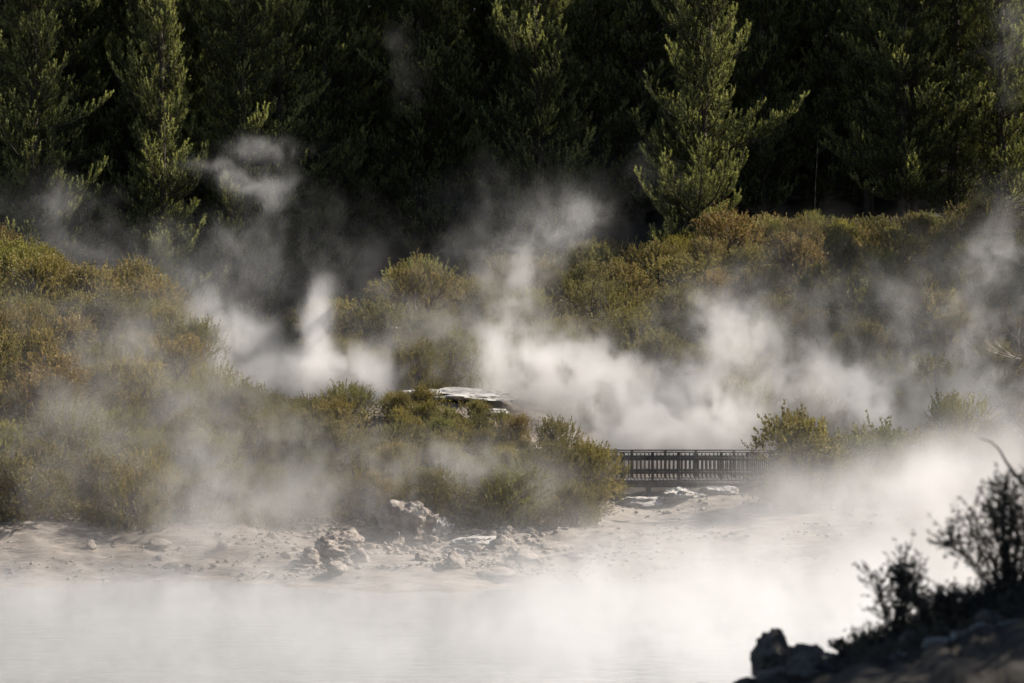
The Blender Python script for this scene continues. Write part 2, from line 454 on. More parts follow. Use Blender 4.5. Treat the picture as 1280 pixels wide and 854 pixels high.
def pine_proto(name, seed, H=28.0, R=4.2, first=1.0, dens=1.0, lift=0.5):
    rng = np.random.default_rng(seed)
    b = MB()
    lean = rng.normal(0, 0.02, 2)
    zs = np.linspace(-0.6, H, 14)
    rad = 0.34 * (1 - (np.maximum(zs, 0) / H)) ** 0.8 + 0.02
    b.tube([(lean[0] * z, lean[1] * z, z) for z in zs], rad, 8)
    trunk = b.mesh(name + '_trunk', M['bark'], True)
    b = MB(); SP, SA, SL, ST = [], [], [], []
    z = first
    while z < H - 0.4:
        f = z / H
        Lb = R * (1 - f) ** 0.6 * (0.55 + 0.45 * min(1, f * 5 + 0.35)) + 0.35
        nb = int(rng.integers(6, 9)); a0 = rng.uniform(0, 6.28)
        for k in range(nb):
            if rng.uniform() < 0.08: continue
            a = a0 + 6.28 * k / nb + rng.normal(0, 0.18)
            L = Lb * (rng.uniform(0.45, 1.0) if rng.uniform() < 0.72 else rng.uniform(1.05, 1.55)) * (0.85 + 0.3 * math.sin(z * 0.9 + a * 2 + seed))
            e0 = (0.05 + lift * 0.55 * f + rng.normal(0, 0.09)); e1 = e0 + lift * rng.uniform(1.0, 1.9)
            n = 8
            pts = [np.array([lean[0] * z, lean[1] * z, z + rng.normal(0, 0.12)])]
            dirs = []
            for i in range(n):
                u = (i + 0.5) / n
                el = e0 + (e1 - e0) * u ** 1.7
                aa = a + rng.normal(0, 0.07)
                dv = np.array([math.cos(aa) * math.cos(el), math.sin(aa) * math.cos(el), math.sin(el)])
                dirs.append(dv); pts.append(pts[-1] + dv * L / n)
            r0 = 0.02 + 0.011 * L
            b.tube(pts[::2], [r0 * (1 - 0.85 * i / (len(pts[::2]) - 1)) for i in range(len(pts[::2]))], 4)
            bt = rng.normal(0.5, 0.1)
            nsub = max(4, int(L * 3.6 * dens))
            def candle(q, d, l, tt):
                SP.append(q); SA.append(d); SL.append(l); ST.append(tt)
            for q in range(nsub):
                u = 0.04 + 0.92 * (q + rng.uniform(0, 1)) / nsub
                fi = min(u * n, n - 1e-3); i0 = int(fi)
                p = pts[i0] + (pts[i0 + 1] - pts[i0]) * (fi - i0)
                side = 1 if q % 2 else -1
                dv = dirs[i0]; lat = unit(np.cross(dv, [0, 0, 1.0])[None])[0] * side
                sl = (0.35 + 0.26 * L * (1 - u)) * rng.uniform(0.7, 1.25)
                sd = unit((dv * rng.uniform(0.7, 1.1) + lat * rng.uniform(0.4, 0.9) + np.array([0, 0, rng.uniform(0.05, 0.35)]))[None])[0]
                b.tube([p, p + sd * sl * 0.6], [0.014, 0.006], 3)
                nt_ = max(2, int(round(sl / 0.2)))
                cur = p.copy()
                for w in range(nt_):
                    sd = unit((sd + np.array([0, 0, 0.16]))[None])[0]
                    cur = cur + sd * sl / nt_
                    cd = unit((sd + np.array([0, 0, rng.uniform(0.4, 1.1)]) + rng.normal(0, 0.22, 3))[None])[0]
                    last = w == nt_ - 1
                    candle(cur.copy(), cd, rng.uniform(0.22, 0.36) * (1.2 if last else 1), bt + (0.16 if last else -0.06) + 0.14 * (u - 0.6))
            nm = int(L * 2.6)
            for w in range(nm):
                u = 0.35 + 0.65 * (w + 0.5) / nm; fi = min(u * n, n - 1e-3); i0 = int(fi)
                q = pts[i0] + (pts[i0 + 1] - pts[i0]) * (fi - i0)
                cd = unit((dirs[i0] * 0.8 + np.array([0, 0, rng.uniform(0.3, 0.9)]) + rng.normal(0, 0.3, 3))[None])[0]
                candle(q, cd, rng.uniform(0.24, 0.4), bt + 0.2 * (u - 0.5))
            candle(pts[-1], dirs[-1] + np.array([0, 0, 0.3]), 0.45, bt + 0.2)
        z += rng.uniform(0.42, 0.74) * (1.0 if f < 0.8 else 0.7)
    SP = np.array(SP); SA = np.array(SA); SL = np.array(SL); ST = np.array(ST)
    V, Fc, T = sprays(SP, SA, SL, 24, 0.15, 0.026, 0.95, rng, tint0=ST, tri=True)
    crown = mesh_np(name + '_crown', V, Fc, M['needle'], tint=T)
    branches = b.mesh(name + '_branches', M['bark'], True)
    return trunk, crown, branches

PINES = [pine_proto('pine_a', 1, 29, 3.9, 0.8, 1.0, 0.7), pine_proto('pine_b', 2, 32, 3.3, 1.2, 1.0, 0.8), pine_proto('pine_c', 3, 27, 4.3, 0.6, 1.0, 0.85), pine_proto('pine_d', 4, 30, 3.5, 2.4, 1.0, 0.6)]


def place_pine(k, x, y, s, rz, label, group=None):
    r = empty('pine_tree', (x, y, gz(x, y) - 0.1), rz)
    r.scale = (s, s, s)
    tr, cr, br = PINES[k]
    link('trunk', tr, r); c_ = link('crown', cr, r); link('branches', br, r)
    tag(r, label, 'tree', group)
    return r

def pine_px(px, Y, k, s, rz, label, group=None):
    return place_pine(k, (px - 640) / FPX * Y, Y, s, rz, label, group)

pine_px(866, 158.5, 2, 0.98, 0.6, 'sunlit pine with upswept finger-like boughs standing alone before the dark forest', None)
pine_px(48, 161, 0, 1.0, 2.1, 'big sunlit pine leftmost along the forest edge', None)
pine_px(205, 163, 1, 0.98, 4.0, 'tall narrow sunlit pine behind the curling wisp of steam', None)
pine_px(305, 168, 0, 1.05, 1.0, 'broad pine with lit boughs just right of the tall narrow one', None)
pine_px(352, 172, 3, 1.05, 5.0, 'slim pine half hidden behind the broad lit pine', None)
pine_px(430, 179, 1, 1.0, 2.6, 'shaded pine with a few lit tips right of the slim pine', None)
pine_px(682, 173, 2, 1.1, 3.3, 'pine lit only near its top in the middle of the forest edge', None)
pine_px(1130, 172, 3, 1.05, 0.2, 'tall sunlit pine at the left of the bright clump of pines', None)
pine_px(1190, 175, 1, 1.08, 1.4, 'sunlit pine in the middle of the bright clump of pines', None)
pine_px(1252, 174, 0, 1.02, 2.9, 'broad sunlit pine rightmost along the forest edge', None)
for q in range(13):
    yq = 117 + q * 3.8
    place_pine(q % 4, 34.5 + 1.2 * math.sin(q * 2.1), yq, 0.42 if yq < 133 else 0.60, q * 1.3, 'pine in the nearer line beyond the right edge', 'pines beyond the right edge shading the right hillside')
    if yq > 122: place_pine((q + 2) % 4, 40.5 + 1.2 * math.sin(q * 1.7), yq + 1.9, 0.55 if yq < 136 else 0.74, q * 2.3, 'pine in the farther line beyond the right edge', 'pines beyond the right edge shading the right hillside')
g2 = 'pines in the dark forest behind the lit ones'
rng = np.random.default_rng(5)
rows = [(181, 58), (188, 64), (196, 70), (206, 80), (219, 66)]
for r_i, (Yr, stepx) in enumerate(rows):
    for px in np.arange(-130 + r_i * 23, 1420, stepx):
        pxx = px + rng.normal(0, 14); yy = Yr + rng.normal(0, 2.0)
        if r_i < 2 and pxx > 1325: continue
        x = (pxx - 640) / FPX * yy
        side = 'left third' if pxx < 430 else ('middle' if pxx < 860 else 'right third')
        dep = ['front row', 'second row', 'third row', 'fourth row', 'back row'][r_i]
        pine_px(pxx, yy, int(rng.integers(0, 4)), rng.uniform(0.9, 1.2) * (1.15 if r_i == 4 else 1), rng.uniform(0, 6.28),
                'dark shaded pine in the %s of the unlit forest' % dep, g2)

# ------------------------------------------------------------------ shrubs
SHR = [shrub_proto('shrub_a', 21, 1.2, 1.75, 10, 640, 24, 0.066, 0.028, 0.32, 0.42, 0.9), shrub_proto('shrub_b', 22, 1.15, 1.95, 10, 620, 24, 0.064, 0.027, 0.34, 0.5, 0.9),
       shrub_proto('shrub_c', 23, 1.4, 1.4, 12, 680, 24, 0.064, 0.028, 0.27, 0.36, 0.9), shrub_proto('shrub_d', 24, 1.2, 1.65, 9, 620, 26, 0.056, 0.024, 0.32, 0.5, 0.8),
       shrub_proto('shrub_e', 25, 1.3, 1.8, 12, 680, 24, 0.07, 0.03, 0.28, 0.36, 0.9), shrub_proto('shrub_f', 26, 1.05, 2.2, 10, 600, 24, 0.064, 0.028, 0.36, 0.58, 0.85)]
TINTS = [('golden', (1.12, 1.02, 0.56)), ('olive', (0.88, 0.86, 0.50)), ('yellow-green', (1.02, 1.02, 0.46)), ('brown', (0.92, 0.82, 0.62)), ('grey-green', (0.80, 0.78, 0.60)), ('dull green', (0.64, 0.68, 0.44)), ('straw-coloured', (1.15, 1.03, 0.72))]
TINTS = [(n_, tuple(0.62 * c_[q] + 0.38 * (0.96, 0.90, 0.68)[q] for q in range(3))) for n_, c_ in TINTS]
placed = []
def place_shrub(k, x, y, s, tint, label, group, squash=1.0):
    r = empty('shrub', (x, y, gz(x, y) - 0.05), random.uniform(0, 6.28))
    r.scale = (s, s, s * squash)
    f = link('foliage', SHR[k][0], r); link('branches', SHR[k][1], r)
    j = [random.uniform(0.92, 1.08) for _ in range(3)]; v = random.uniform(0.8, 1.15)
    f.color = (tint[0] * j[0] * v, tint[1] * j[1] * v, tint[2] * j[2] * v, 1)
    tag(r, label, 'shrub', group)
    return r

def dens_ok(x, y, s):
    for (a, b_, q) in placed:
        if (a - x) ** 2 + (b_ - y) ** 2 < (0.98 * (s + q)) ** 2: return False
    return True

# zone test on photograph column of the ground point
def zone(x, y):
    px = 640 + x / y * FPX
    if y < 101.6 + max(0, min(4.2, (x + 15) * 0.42)) + 0.5 * math.sin(x * 0.7) and x < 3.4: return None
    if y < 121 and x < -12.8 and y > 101: return 'left'
    if 121 <= y < 150 and x < -13.2 - (y - 121) * 0.34: return 'left'
    if x < 3.3 and 104 < y < (116.6 if -5.2 < x < 0.6 else 115.6) + (1.5 if x < -8 else 0): return 'ridge'
    if 3.2 <= x < 10.0 and y < 123: return None
    if x >= 10.0 and y < 119.5: return 'bridge' if y > 108.2 else None
    if -8 < x < 3.2 and y < 122.5: return None
    if y >= 120.5 and y < (165 if x > 13 else 158):
        if x < -7.5 - (y - 121) * 0.12: return None
        return 'middle' if px < 960 else 'right'
    return None
ZN = {'left': ('on the left slope', 'shrubs on the sunlit left slope'),
      'ridge': ('on the low ridge', 'shrubs on the low ridge above the shore'),
      'middle': ('on the middle hillside', 'shrubs on the middle hillside'),
      'right': ('on the right hillside', 'shrubs on the shaded right hillside'),
      'bridge': ('right of the fence', 'shrubs right of the picket fence')}
WT = {'left': [4, 3, 2, 2, 2, 1, 3], 'ridge': [2, 4, 3, 1, 3, 3, 1], 'middle': [4, 4, 3, 3, 2, 2, 2], 'right': [1, 2, 0, 2, 4, 4, 1], 'bridge': [0, 2, 0, 0, 3, 4, 0]}
srng = random.Random(3)
count = 0
cand = 0
spots = []
while cand < 14000 and count < 300:
    cand += 1
    y = srng.uniform(101, 165); hx = 0.195 * y
    x = srng.uniform(-hx, hx)
    zn = zone(x, y)
    if zn is None: continue
    s = srng.uniform(0.85, 1.5) * (0.82 if zn == 'ridge' else 1.1 if zn == 'left' else 0.8 if zn == 'bridge' else 1.2)
    if zn == 'ridge' and -5.2 < x < 1.2 and y > 110.5: s *= 0.8 if y < 112.5 else 0.6
    if not dens_ok(x, y, s * (0.86 if zn in ('left', 'ridge') else 1.08)): continue
    placed.append((x, y, s * (0.86 if zn in ('left', 'ridge') else 1.08))); count += 1
    spots.append((x, y, s, zn))
print('shrubs', count, cand)
for (x, y, s, zn) in spots:
    ti = srng.choices(range(7), WT[zn])[0]
    size = 'large' if s > 1.45 else ('small' if s < 1.05 else 'mid-sized')
    lo, hi = (104, 146) if zn == 'left' else (104, 117) if zn == 'ridge' else (108, 119) if zn == 'bridge' else (121, 158)
    fr = (y - lo) / (hi - lo)
    lev = 'near the foot' if fr < 0.33 else ('halfway up' if fr < 0.67 else 'near the crest')
    place_shrub(srng.randrange(6), x, y, s, TINTS[ti][1], '%s %s shrub %s %s' % (size, TINTS[ti][0], lev, ZN[zn][0]), ZN[zn][1], srng.uniform(0.85, 1.2))

KEY = [(1008, 109.6, 1.75, 4, 4, 1.12, 'big grey-green shrub hiding the right end of the picket fence'), (1085, 110.2, 1.6, 0, 5, 1.1, 'rounded shrub in steam next right of the one hiding the fence end'),
       (744, 111.8, 1.15, 1, 2, 1.1, 'yellow-green shrub over the left end of the picket fence'), (700, 110.2, 1.35, 3, 5, 1.15, 'rounded green shrub at the right tip of the low ridge'),
       (1165, 111.0, 1.5, 2, 4, 1.15, 'grey shrub in dense steam between the fence and the right edge'), (1195, 116.0, 1.3, 5, 0, 1.2, 'golden shrub showing through steam near the right edge'),
       (520, 122.3, 1.1, 1, 1, 1.2, 'dark olive shrub growing just behind the white terrace')]
for (px, Yk, s, k, ti, sq, lb) in KEY:
    place_shrub(k, (px - 640) / FPX * Yk, Yk, s, TINTS[ti][1], lb, None, sq)
    placed.append(((px - 640) / FPX * Yk, Yk, s))

# low scrub between the shrubs: uncountable
def undergrowth(n=28000):
    rng = np.random.default_rng(77)
    xs, ys = [], []
    y = np.concatenate([rng.uniform(101, 109, n), rng.uniform(101, 120, n), rng.uniform(118, 160, n * 2)]); rng.shuffle(y); x = rng.uniform(-1, 1, n * 4) * 0.195 * y
    keep = np.array([zone(a, b_) is not None for a, b_ in zip(x, y)]) & (fbm(np.stack([x, y, 0 * x], -1) * 0.6, 2, 3) > 0.33)
    x, y = x[keep][:n], y[keep][:n]
    P = np.stack([x, y, ground_z(x, y)], -1)
    A = np.array([0, 0, 1.0]) + rng.normal(0, 0.35, (len(x), 3))
    V, Fc, T = sprays(P, A, rng.uniform(0.3, 0.7, len(x)) + 0.7 * np.clip(fbm(P * 0.7, 2, 60) - 0.42, 0, 1) * 2.2, 13, 0.11, 0.042, 0.75, rng, tint0=0.25 + 0.5 * fbm(P * 0.5, 2, 8))
    o = link('undergrowth', mesh_np('undergrowth', V, Fc, M['leaf'], tint=T))
    o.color = (0.88, 0.80, 0.55, 1)
    tag(o, 'low olive and straw-coloured undergrowth between the shrubs', 'undergrowth', kind='stuff')
undergrowth()

# ------------------------------------------------------------------ rocks
def rock_mesh(name, seed, mat, sub=4, amp=0.55, scale=1.3, dims=(1, 1, 1), ridged=0.4, flat=0.35):
    bmh = bmesh.new(); bmesh.ops.create_icosphere(bmh, subdivisions=sub, radius=1.0)
    V = np.array([v.co[:] for v in bmh.verts]); Fc = np.array([[v.index for v in f.verts] for f in bmh.faces]); bmh.free()
    rng = np.random.default_rng(seed); off = rng.uniform(0, 50, 3)
    # chop with random planes for blocky facets
    for i in range(9):
        nrm = unit(rng.normal(size=(1, 3)))[0]; d = rng.uniform(0.5, 0.85)
        h = V @ nrm - d; V = np.where((h > 0)[:, None], V - nrm * (h * 0.9)[:, None], V)
    n1 = fbm(V * scale + off, 4, seed) - 0.5
    n2 = 1 - np.abs(fbm(V * scale * 2.2 + off, 4, seed + 3) - 0.5) * 4
    n3 = fbm(V * scale * 5 + off, 4, seed + 7, 0.65) - 0.5
    V = V * (1 + amp * n1 * 1.6 + ridged * 0.2 * n2 + 0.30 * n3)[:, None]
    V[:, 2] = np.where(V[:, 2] < -flat, -flat + (V[:, 2] + flat) * 0.2, V[:, 2])
    return mesh_np(name, V * np.array(dims), Fc, mat, smooth=False)
RK = [rock_mesh('rock_%d' % i, 100 + i, M['rock'], 3) for i in range(6)]
def rock_at(px, py, w_px, h_px, label, Y=None, k=None, mesh=None, group=None, rz=None, dk=1.0, name='rock'):
    """rock whose foot is seen at px,py"""
    if Y is None:
        Ys = np.arange(94, 124, 0.4); q0 = [at(px, py, a) for a in Ys]
        hit = ground_z([a.x for a in q0], Ys) >= np.array([a.z for a in q0])
        Y = float(Ys[int(np.argmax(hit))]) if hit.any() else 100.0
    p_ = at(px, py, Y); ppm = FPX / Y
    w = w_px / ppm / 2; h = h_px / ppm / 1.35
    o = link(name, mesh or RK[k if k is not None else srng.randrange(6)], None, (p_.x, Y + w * 0.6, max(gz(p_.x, Y + w * 0.6), 0) + 0.3 * h),
             (0, 0, rz if rz is not None else srng.uniform(0, 6.28)), (w, w * 0.85 * dk, h))
    tag(o, label, 'rock', group)
    return o

RK_BIG = rock_mesh('crag', 131, M['rock'], 5, 0.6, 1.7, ridged=1.1)
RK_SIL = rock_mesh('silica_crag', 133, M['silica'], 5, 0.5, 1.5, ridged=1.0)
RK_SIL2 = rock_mesh('silica_crag_b', 137, M['silica'], 5, 0.55, 1.9, ridged=1.1)
# crumbling crag in the middle of the shore
rock_at(515, 676, 74, 40, 'crumbling pale crag rising highest on the far shore', mesh=RK_BIG, rz=0.4)
rock_at(545, 672, 44, 28, 'jagged pale rock leaning on the right side of the highest crag', mesh=RK_SIL2, rz=2.0)
rock_at(495, 682, 40, 20, 'low buff rock at the left foot of the highest crag', k=2)
rock_at(590, 684, 60, 14, 'low whitish rock shelf right of the highest crag', mesh=RK_SIL, rz=1.0)
rock_at(632, 688, 36, 20, 'grey rock at the right end of the whitish shelf', k=4)
rock_at(568, 712, 38, 19, 'dark-faced boulder at the water edge below the highest crag', k=1, rz=2.4)
rock_at(418, 702, 58, 24, 'broken buff ledge jutting toward the water left of the crag', mesh=RK_BIG, rz=3.4)
rock_at(390, 708, 34, 16, 'small rock at the left end of the broken ledge', k=3)
rock_at(448, 706, 30, 18, 'small grey rock at the right end of the broken ledge', k=0)
rock_at(420, 722, 40, 14, 'wet flat rock in front of the broken ledge', k=5)
rock_at(113, 690, 18, 12, 'small whitish rock on the sandy bank at the left', k=2)
rock_at(196, 690, 34, 11, 'low rock with pale top midway along the sandy bank', k=4)
rock_at(200, 704, 10, 7, 'tiny white stone below the low bank rock', mesh=RK_SIL)
rock_at(277, 690, 14, 11, 'bright white stone standing alone on the sandy bank', mesh=RK_SIL2)
rock_at(215, 714, 34, 12, 'grey rock half sunk at the water edge below the sandy bank', k=3)
rock_at(690, 688, 44, 10, 'flat pale slab right of the grey rock on the flats', k=5)
rock_at(655, 706, 46, 13, 'brown slab at the water edge right of the dark-faced boulder', k=2)
rock_at(618, 728, 60, 10, 'thin wet slab nearest the water in the middle', k=0)
rock_at(720, 702, 30, 9, 'small tan slab at the right end of the rocky shore', k=4)
rock_at(760, 690, 26, 8, 'small tan rock left of the steaming flats', k=1)
# pale silica banks under the bridge
rock_at(800, 627, 70, 15, 'grey-white silica mound under the left half of the bridge', Y=112.2, mesh=RK_SIL, rz=0.3, dk=0.7)
rock_at(858, 626, 80, 16, 'rippled white silica mound under the middle of the bridge', Y=112.4, mesh=RK_SIL2, rz=1.2, dk=0.7)
rock_at(905, 624, 56, 13, 'small white silica mound under the right end of the bridge', Y=112.6, mesh=RK_SIL, rz=2.6, dk=0.7)
rock_at(745, 622, 34, 14, 'buff rock at the left foot of the bridge', Y=112.0, k=3)
# white silica terrace above the ridge scrub
rock_at(566, 506, 140, 14, 'long white silica terrace above the ridge scrub', Y=118.6, mesh=RK_SIL2, rz=0.15, dk=0.9)
rock_at(514, 508, 40, 9, 'white silica block at the left end of the long terrace', Y=117.6, mesh=RK_SIL, rz=2.2)
rock_at(612, 509, 40, 9, 'white silica block at the right end of the long terrace', Y=117.6, mesh=RK_SIL, rz=0.9)
rock_at(1010, 535, 80, 22, 'grey silica ledge in steam right of the bridge', Y=124, mesh=RK_SIL, rz=0.7)
BR = [rock_mesh('broken_rock_%d' % q, 170 + q, M['rock'], 3, 0.5, 1.4, ridged=0.8) for q in range(5)]
rb = random.Random(41)
for q in range(64):
    cx, cy_, sx, sy = rb.choice(((415, 700, 45, 14), (520, 684, 50, 14), (600, 694, 60, 16), (660, 702, 50, 14), (640, 668, 50, 8)))
    px = rb.gauss(cx, sx * 0.6); py = min(732, rb.gauss(cy_, sy * 0.7)); w = rb.uniform(8, 21)
    o = rock_at(px, py, w, w * rb.uniform(0.4, 0.75), 'x', mesh=rb.choice(BR), rz=rb.uniform(0, 6.28))
    o.rotation_euler[0] = rb.uniform(-0.4, 0.4); o.location.z -= 0.42 * o.scale[2]
    o['label'] = '%s broken rock in the rubble heap %s' % ('larger' if w > 17 else 'small', 'left of the crag' if px < 470 else 'round the crag' if px < 570 else 'right of the crag')
    o['group'] = 'broken rocks of the rubble heap on the far shore'
# scattered rubble: uncountable
def rubble(n=9000):
    rng = np.random.default_rng(31)
    ico = np.array([[0, 0, 1], [.89, 0, .45], [.28, .85, .45], [-.72, .53, .45], [-.72, -.53, .45], [.28, -.85, .45], [0, 0, -.6]])
    fc = np.array([[0, 1, 2], [0, 2, 3], [0, 3, 4], [0, 4, 5], [0, 5, 1], [6, 2, 1], [6, 3, 2], [6, 4, 3], [6, 5, 4], [6, 1, 5]])
    y = rng.uniform(96.5, 113, n); x = np.where(rng.uniform(size=n) < 0.55, rng.normal(-3.0, 3.2, n), rng.uniform(-1, 1, n) * 0.19 * y)
    k = (sand_mask(x, y) > 0.4) & (fbm(np.stack([x, y, 0 * x], -1) * 0.45, 3, 40) > 0.45); x, y = x[k], y[k]
    r = 0.03 + 0.13 * rng.uniform(0, 1, len(x)) ** 3
    P = np.stack([x, y, ground_z(x, y)], -1)
    a = rng.uniform(0, 6.28, len(x)); J = ico[None] * rng.uniform(0.6, 1.3, (len(x), 7, 1)) * np.array([1.2, 1, 0.7])
    ca, sa = np.cos(a)[:, None], np.sin(a)[:, None]
    J = np.stack([J[..., 0] * ca - J[..., 1] * sa, J[..., 0] * sa + J[..., 1] * ca, J[..., 2]], -1)
    V = (P[:, None] + J * r[:, None, None]).reshape(-1, 3)
    Fc = (np.arange(len(x))[:, None, None] * 7 + fc[None]).reshape(-1, 3)
    o = link('rubble', mesh_np('rubble', V, Fc, M['rock']))
    tag(o, 'loose pale rubble strewn over the shore and flats', 'rubble', kind='stuff')
rubble()

# ------------------------------------------------------------------ boardwalk bridge and its picket fences
BY = 114.0
def timber(name, x0, x1, y0, y1, z0, z1, parent):
    b = MB(); b.box(x0, x1, y0, y1, z0, z1)
    return link(name, b.mesh(name, M['timber']), parent)
BX0, BX1, DZ = 3.3, 10.9, at(850, 600, BY).z
walk = empty('boardwalk', (0.5 * (BX0 + BX1), BY, DZ))
tag(walk, 'dark timber boardwalk bridge carrying the picket fences over pale silica', 'boardwalk')
w2 = 0.5 * (BX1 - BX0)
for yy in (0.02, 0.70, 1.38):
    timber('bearer', -w2, w2, yy, yy + 0.09, -0.30, -0.05, walk)
pl = MB(); pl.box(-0.068, 0.068, -0.05, 1.55, -0.046, 0.0); pm = pl.mesh('plank', M['timber'])
n = int(2 * w2 / 0.145)
for i in range(n):
    link('plank', pm, walk, (-w2 + 0.0725 + i * 0.145, 0, random.uniform(-0.004, 0.004)))
for xx in (-3.2, -1.6, 0.0, 1.6, 3.2):
    for yy in (0.11, 1.27):
        timber('pile', xx - 0.07, xx + 0.07, yy, yy + 0.1, -1.6, -0.06, walk)
def picket_fence(yo, label, phase, posts):
    f = empty('picket_fence', (0.5 * (BX0 + BX1), BY + yo, DZ))
    tag(f, label, 'fence', 'picket fences of the boardwalk')
    timber('rail', -w2, w2, -0.07, 0.07, 1.09, 1.135, f)
    timber('rail', -w2, w2, 0.022, 0.067, 0.78, 0.90, f)
    timber('rail', -w2, w2, 0.022, 0.067, 0.24, 0.35, f)
    for xp in posts:
        timber('post', xp - 0.055, xp + 0.055, 0.068, 0.168, -0.25, 1.088, f)
    pk = MB(); pk.box(-0.026, 0.026, 0.0, 0.02, 0.06, 0.985)
    b0 = len(pk.v); pk.v += [(-0.028, 0.0, 0.985), (0.036, 0.0, 0.985), (0.0, 0.0, 1.01), (-0.036, 0.02, 0.985), (0.036, 0.02, 0.985), (0.0, 0.02, 1.01)]
    pkm = pk.mesh('picket', M['timber'])
    x = -w2 + 0.06 + phase
    while x < w2 - 0.04:
        link('picket', pkm, f, (x, random.uniform(-0.003, 0.001), random.uniform(-0.012, 0.012)), (0, random.uniform(-0.012, 0.012), 0))
        x += 0.165
    return f
xc = 0.5 * (BX0 + BX1)
def X_at(px, Y): return (px - 640) / FPX * Y
picket_fence(-0.02, 'near picket fence on the boardwalk bridge, facing the lake', 0.0, [X_at(p_, BY) - xc for p_ in (778, 816, 849, 902, 935)])
picket_fence(1.42, 'far picket fence on the boardwalk bridge, seen through the near one', 0.05, [X_at(p_, BY + 1.4) - xc for p_ in (790, 832, 870, 918)])

# ------------------------------------------------------------------ bare and dead plants
def dead_branching(b, p, d, L, r, depth, rng, curl=0.35, k=4, up=0.1):
    pts = [np.array(p, float)]; n = 5
    dd = unit(np.array([d], float))[0]
    for i in range(n):
        dd = unit((dd + rng.normal(0, curl / n ** 0.5, 3) + np.array([0, 0, up / n]))[None])[0]
        pts.append(pts[-1] + dd * L / n)
    b.tube(pts, [r * (1 - 0.7 * i / n) for i in range(n + 1)], k)
    if depth <= 0: return
    for j in range(int(rng.integers(2, 5))):
        u = rng.uniform(0.35, 1.0); i0 = min(int(u * n), n - 1)
        q = pts[i0] + (pts[i0 + 1] - pts[i0]) * (u * n - i0)
        nd = unit((dd + rng.normal(0, 0.55, 3))[None])[0]
        dead_branching(b, q, nd, L * rng.uniform(0.45, 0.75), r * 0.5, depth - 1, rng, curl, 3, up)

def dead_thing(name, px, py, Y, starts, mat, seed, label, cat, depth=3, curl=0.35):
    p_ = at(px, py, Y)
    b = MB(); rg = np.random.default_rng(seed)
    for (d, L, r) in starts: dead_branching(b, (rg.normal(0, 0.05), rg.normal(0, 0.05), -0.1), d, L, r, depth, rg, curl)
    o = link(name, b.mesh(name, mat, True), None, p_)
    tag(o, label, cat)
    return o
dead_thing('dead_branch', 1272, 446, 116.5, [((-0.9, 0, 0.35), 1.5, 0.022), ((-0.6, 0.1, 0.8), 1.3, 0.018), ((-0.2, -0.1, 1.0), 1.2, 0.018), ((-1, 0.2, 0.05), 1.6, 0.018)], M['dead'], 3, 'bleached bare branches spreading leftward on the shaded right hillside', 'branch')
dead_thing('dead_branch', 1222, 440, 116, [((-0.8, 0, 0.6), 0.8, 0.014), ((-0.5, 0.3, 0.7), 0.7, 0.012)], M['dead'], 5, 'small pale twiggy branch left of the bleached bare branches', 'branch')
st = dead_thing('dead_tree', 597, 668, 106.4, [((0.1, 0, 1), 0.55, 0.09), ((-0.5, 0, 0.9), 0.9, 0.03), ((0.5, 0, 0.9), 1.0, 0.03), ((0.9, 0, 0.5), 0.8, 0.02), ((-0.9, 0, 0.4), 0.8, 0.02)], M['dead'], 12, 'bare dead shrub with a thick grey stump right of the highest crag', 'dead tree')
dead_thing('dead_branch', 640, 660, 106.6, [((0.6, 0, 0.5), 0.9, 0.02), ((0.9, 0, 0.2), 1.1, 0.02), ((-0.5, 0, 0.5), 0.7, 0.015)], M['twig'], 18, 'tangle of dry twigs at the ridge foot right of the dead shrub', 'branch')
dead_thing('dead_branch', 430, 655, 105.6, [((-0.6, 0, 0.3), 1.3, 0.03), ((-0.9, 0, 0.5), 1.0, 0.02), ((0.4, 0, 0.3), 0.8, 0.02)], M['dead'], 22, 'pale dry branches lying at the ridge foot left of the crag', 'branch')
dead_thing('dead_tree', 1018, 270, 166, [((0, 0, 1), 5.0, 0.028)], M['twig'], 33, 'thin bare trunk in the dark gap left of the bright pines', 'dead tree', 0, 0.04)

# forest-foot saplings
def sapling(px, Y, s, tint, label):
    r = place_shrub(5, X_at(px, Y), Y, s, tint, label, None, 1.25)
    r.name = 'sapling'; r['category'] = 'sapling'
sapling(1050, 154, 1.0, (1.15, 1.0, 0.45), 'tall yellowish sapling poking above the right hillside below the dark gap')
sapling(1000, 153.5, 0.9, (0.9, 0.85, 0.55), 'pale bushy sapling just left of the tall yellowish one')
sapling(845, 154, 0.9, (1.0, 1.0, 0.45), 'yellow-green sapling at the foot of the lone sunlit pine')

# ------------------------------------------------------------------ near bank: rocks, bushes, twig
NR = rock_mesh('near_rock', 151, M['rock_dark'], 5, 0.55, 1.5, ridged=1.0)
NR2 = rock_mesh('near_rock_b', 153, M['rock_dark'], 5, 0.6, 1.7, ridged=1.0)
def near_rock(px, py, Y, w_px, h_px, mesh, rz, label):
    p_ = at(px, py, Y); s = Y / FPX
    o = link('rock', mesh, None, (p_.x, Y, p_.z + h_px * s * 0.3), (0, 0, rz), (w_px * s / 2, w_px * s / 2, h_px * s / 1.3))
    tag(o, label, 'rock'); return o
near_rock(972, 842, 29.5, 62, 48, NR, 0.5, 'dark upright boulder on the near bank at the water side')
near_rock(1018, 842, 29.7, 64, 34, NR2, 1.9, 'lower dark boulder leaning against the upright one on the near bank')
near_rock(985, 856, 28.6, 80, 22, NR2, 4.0, 'low dark rock at the foot of the two near boulders')

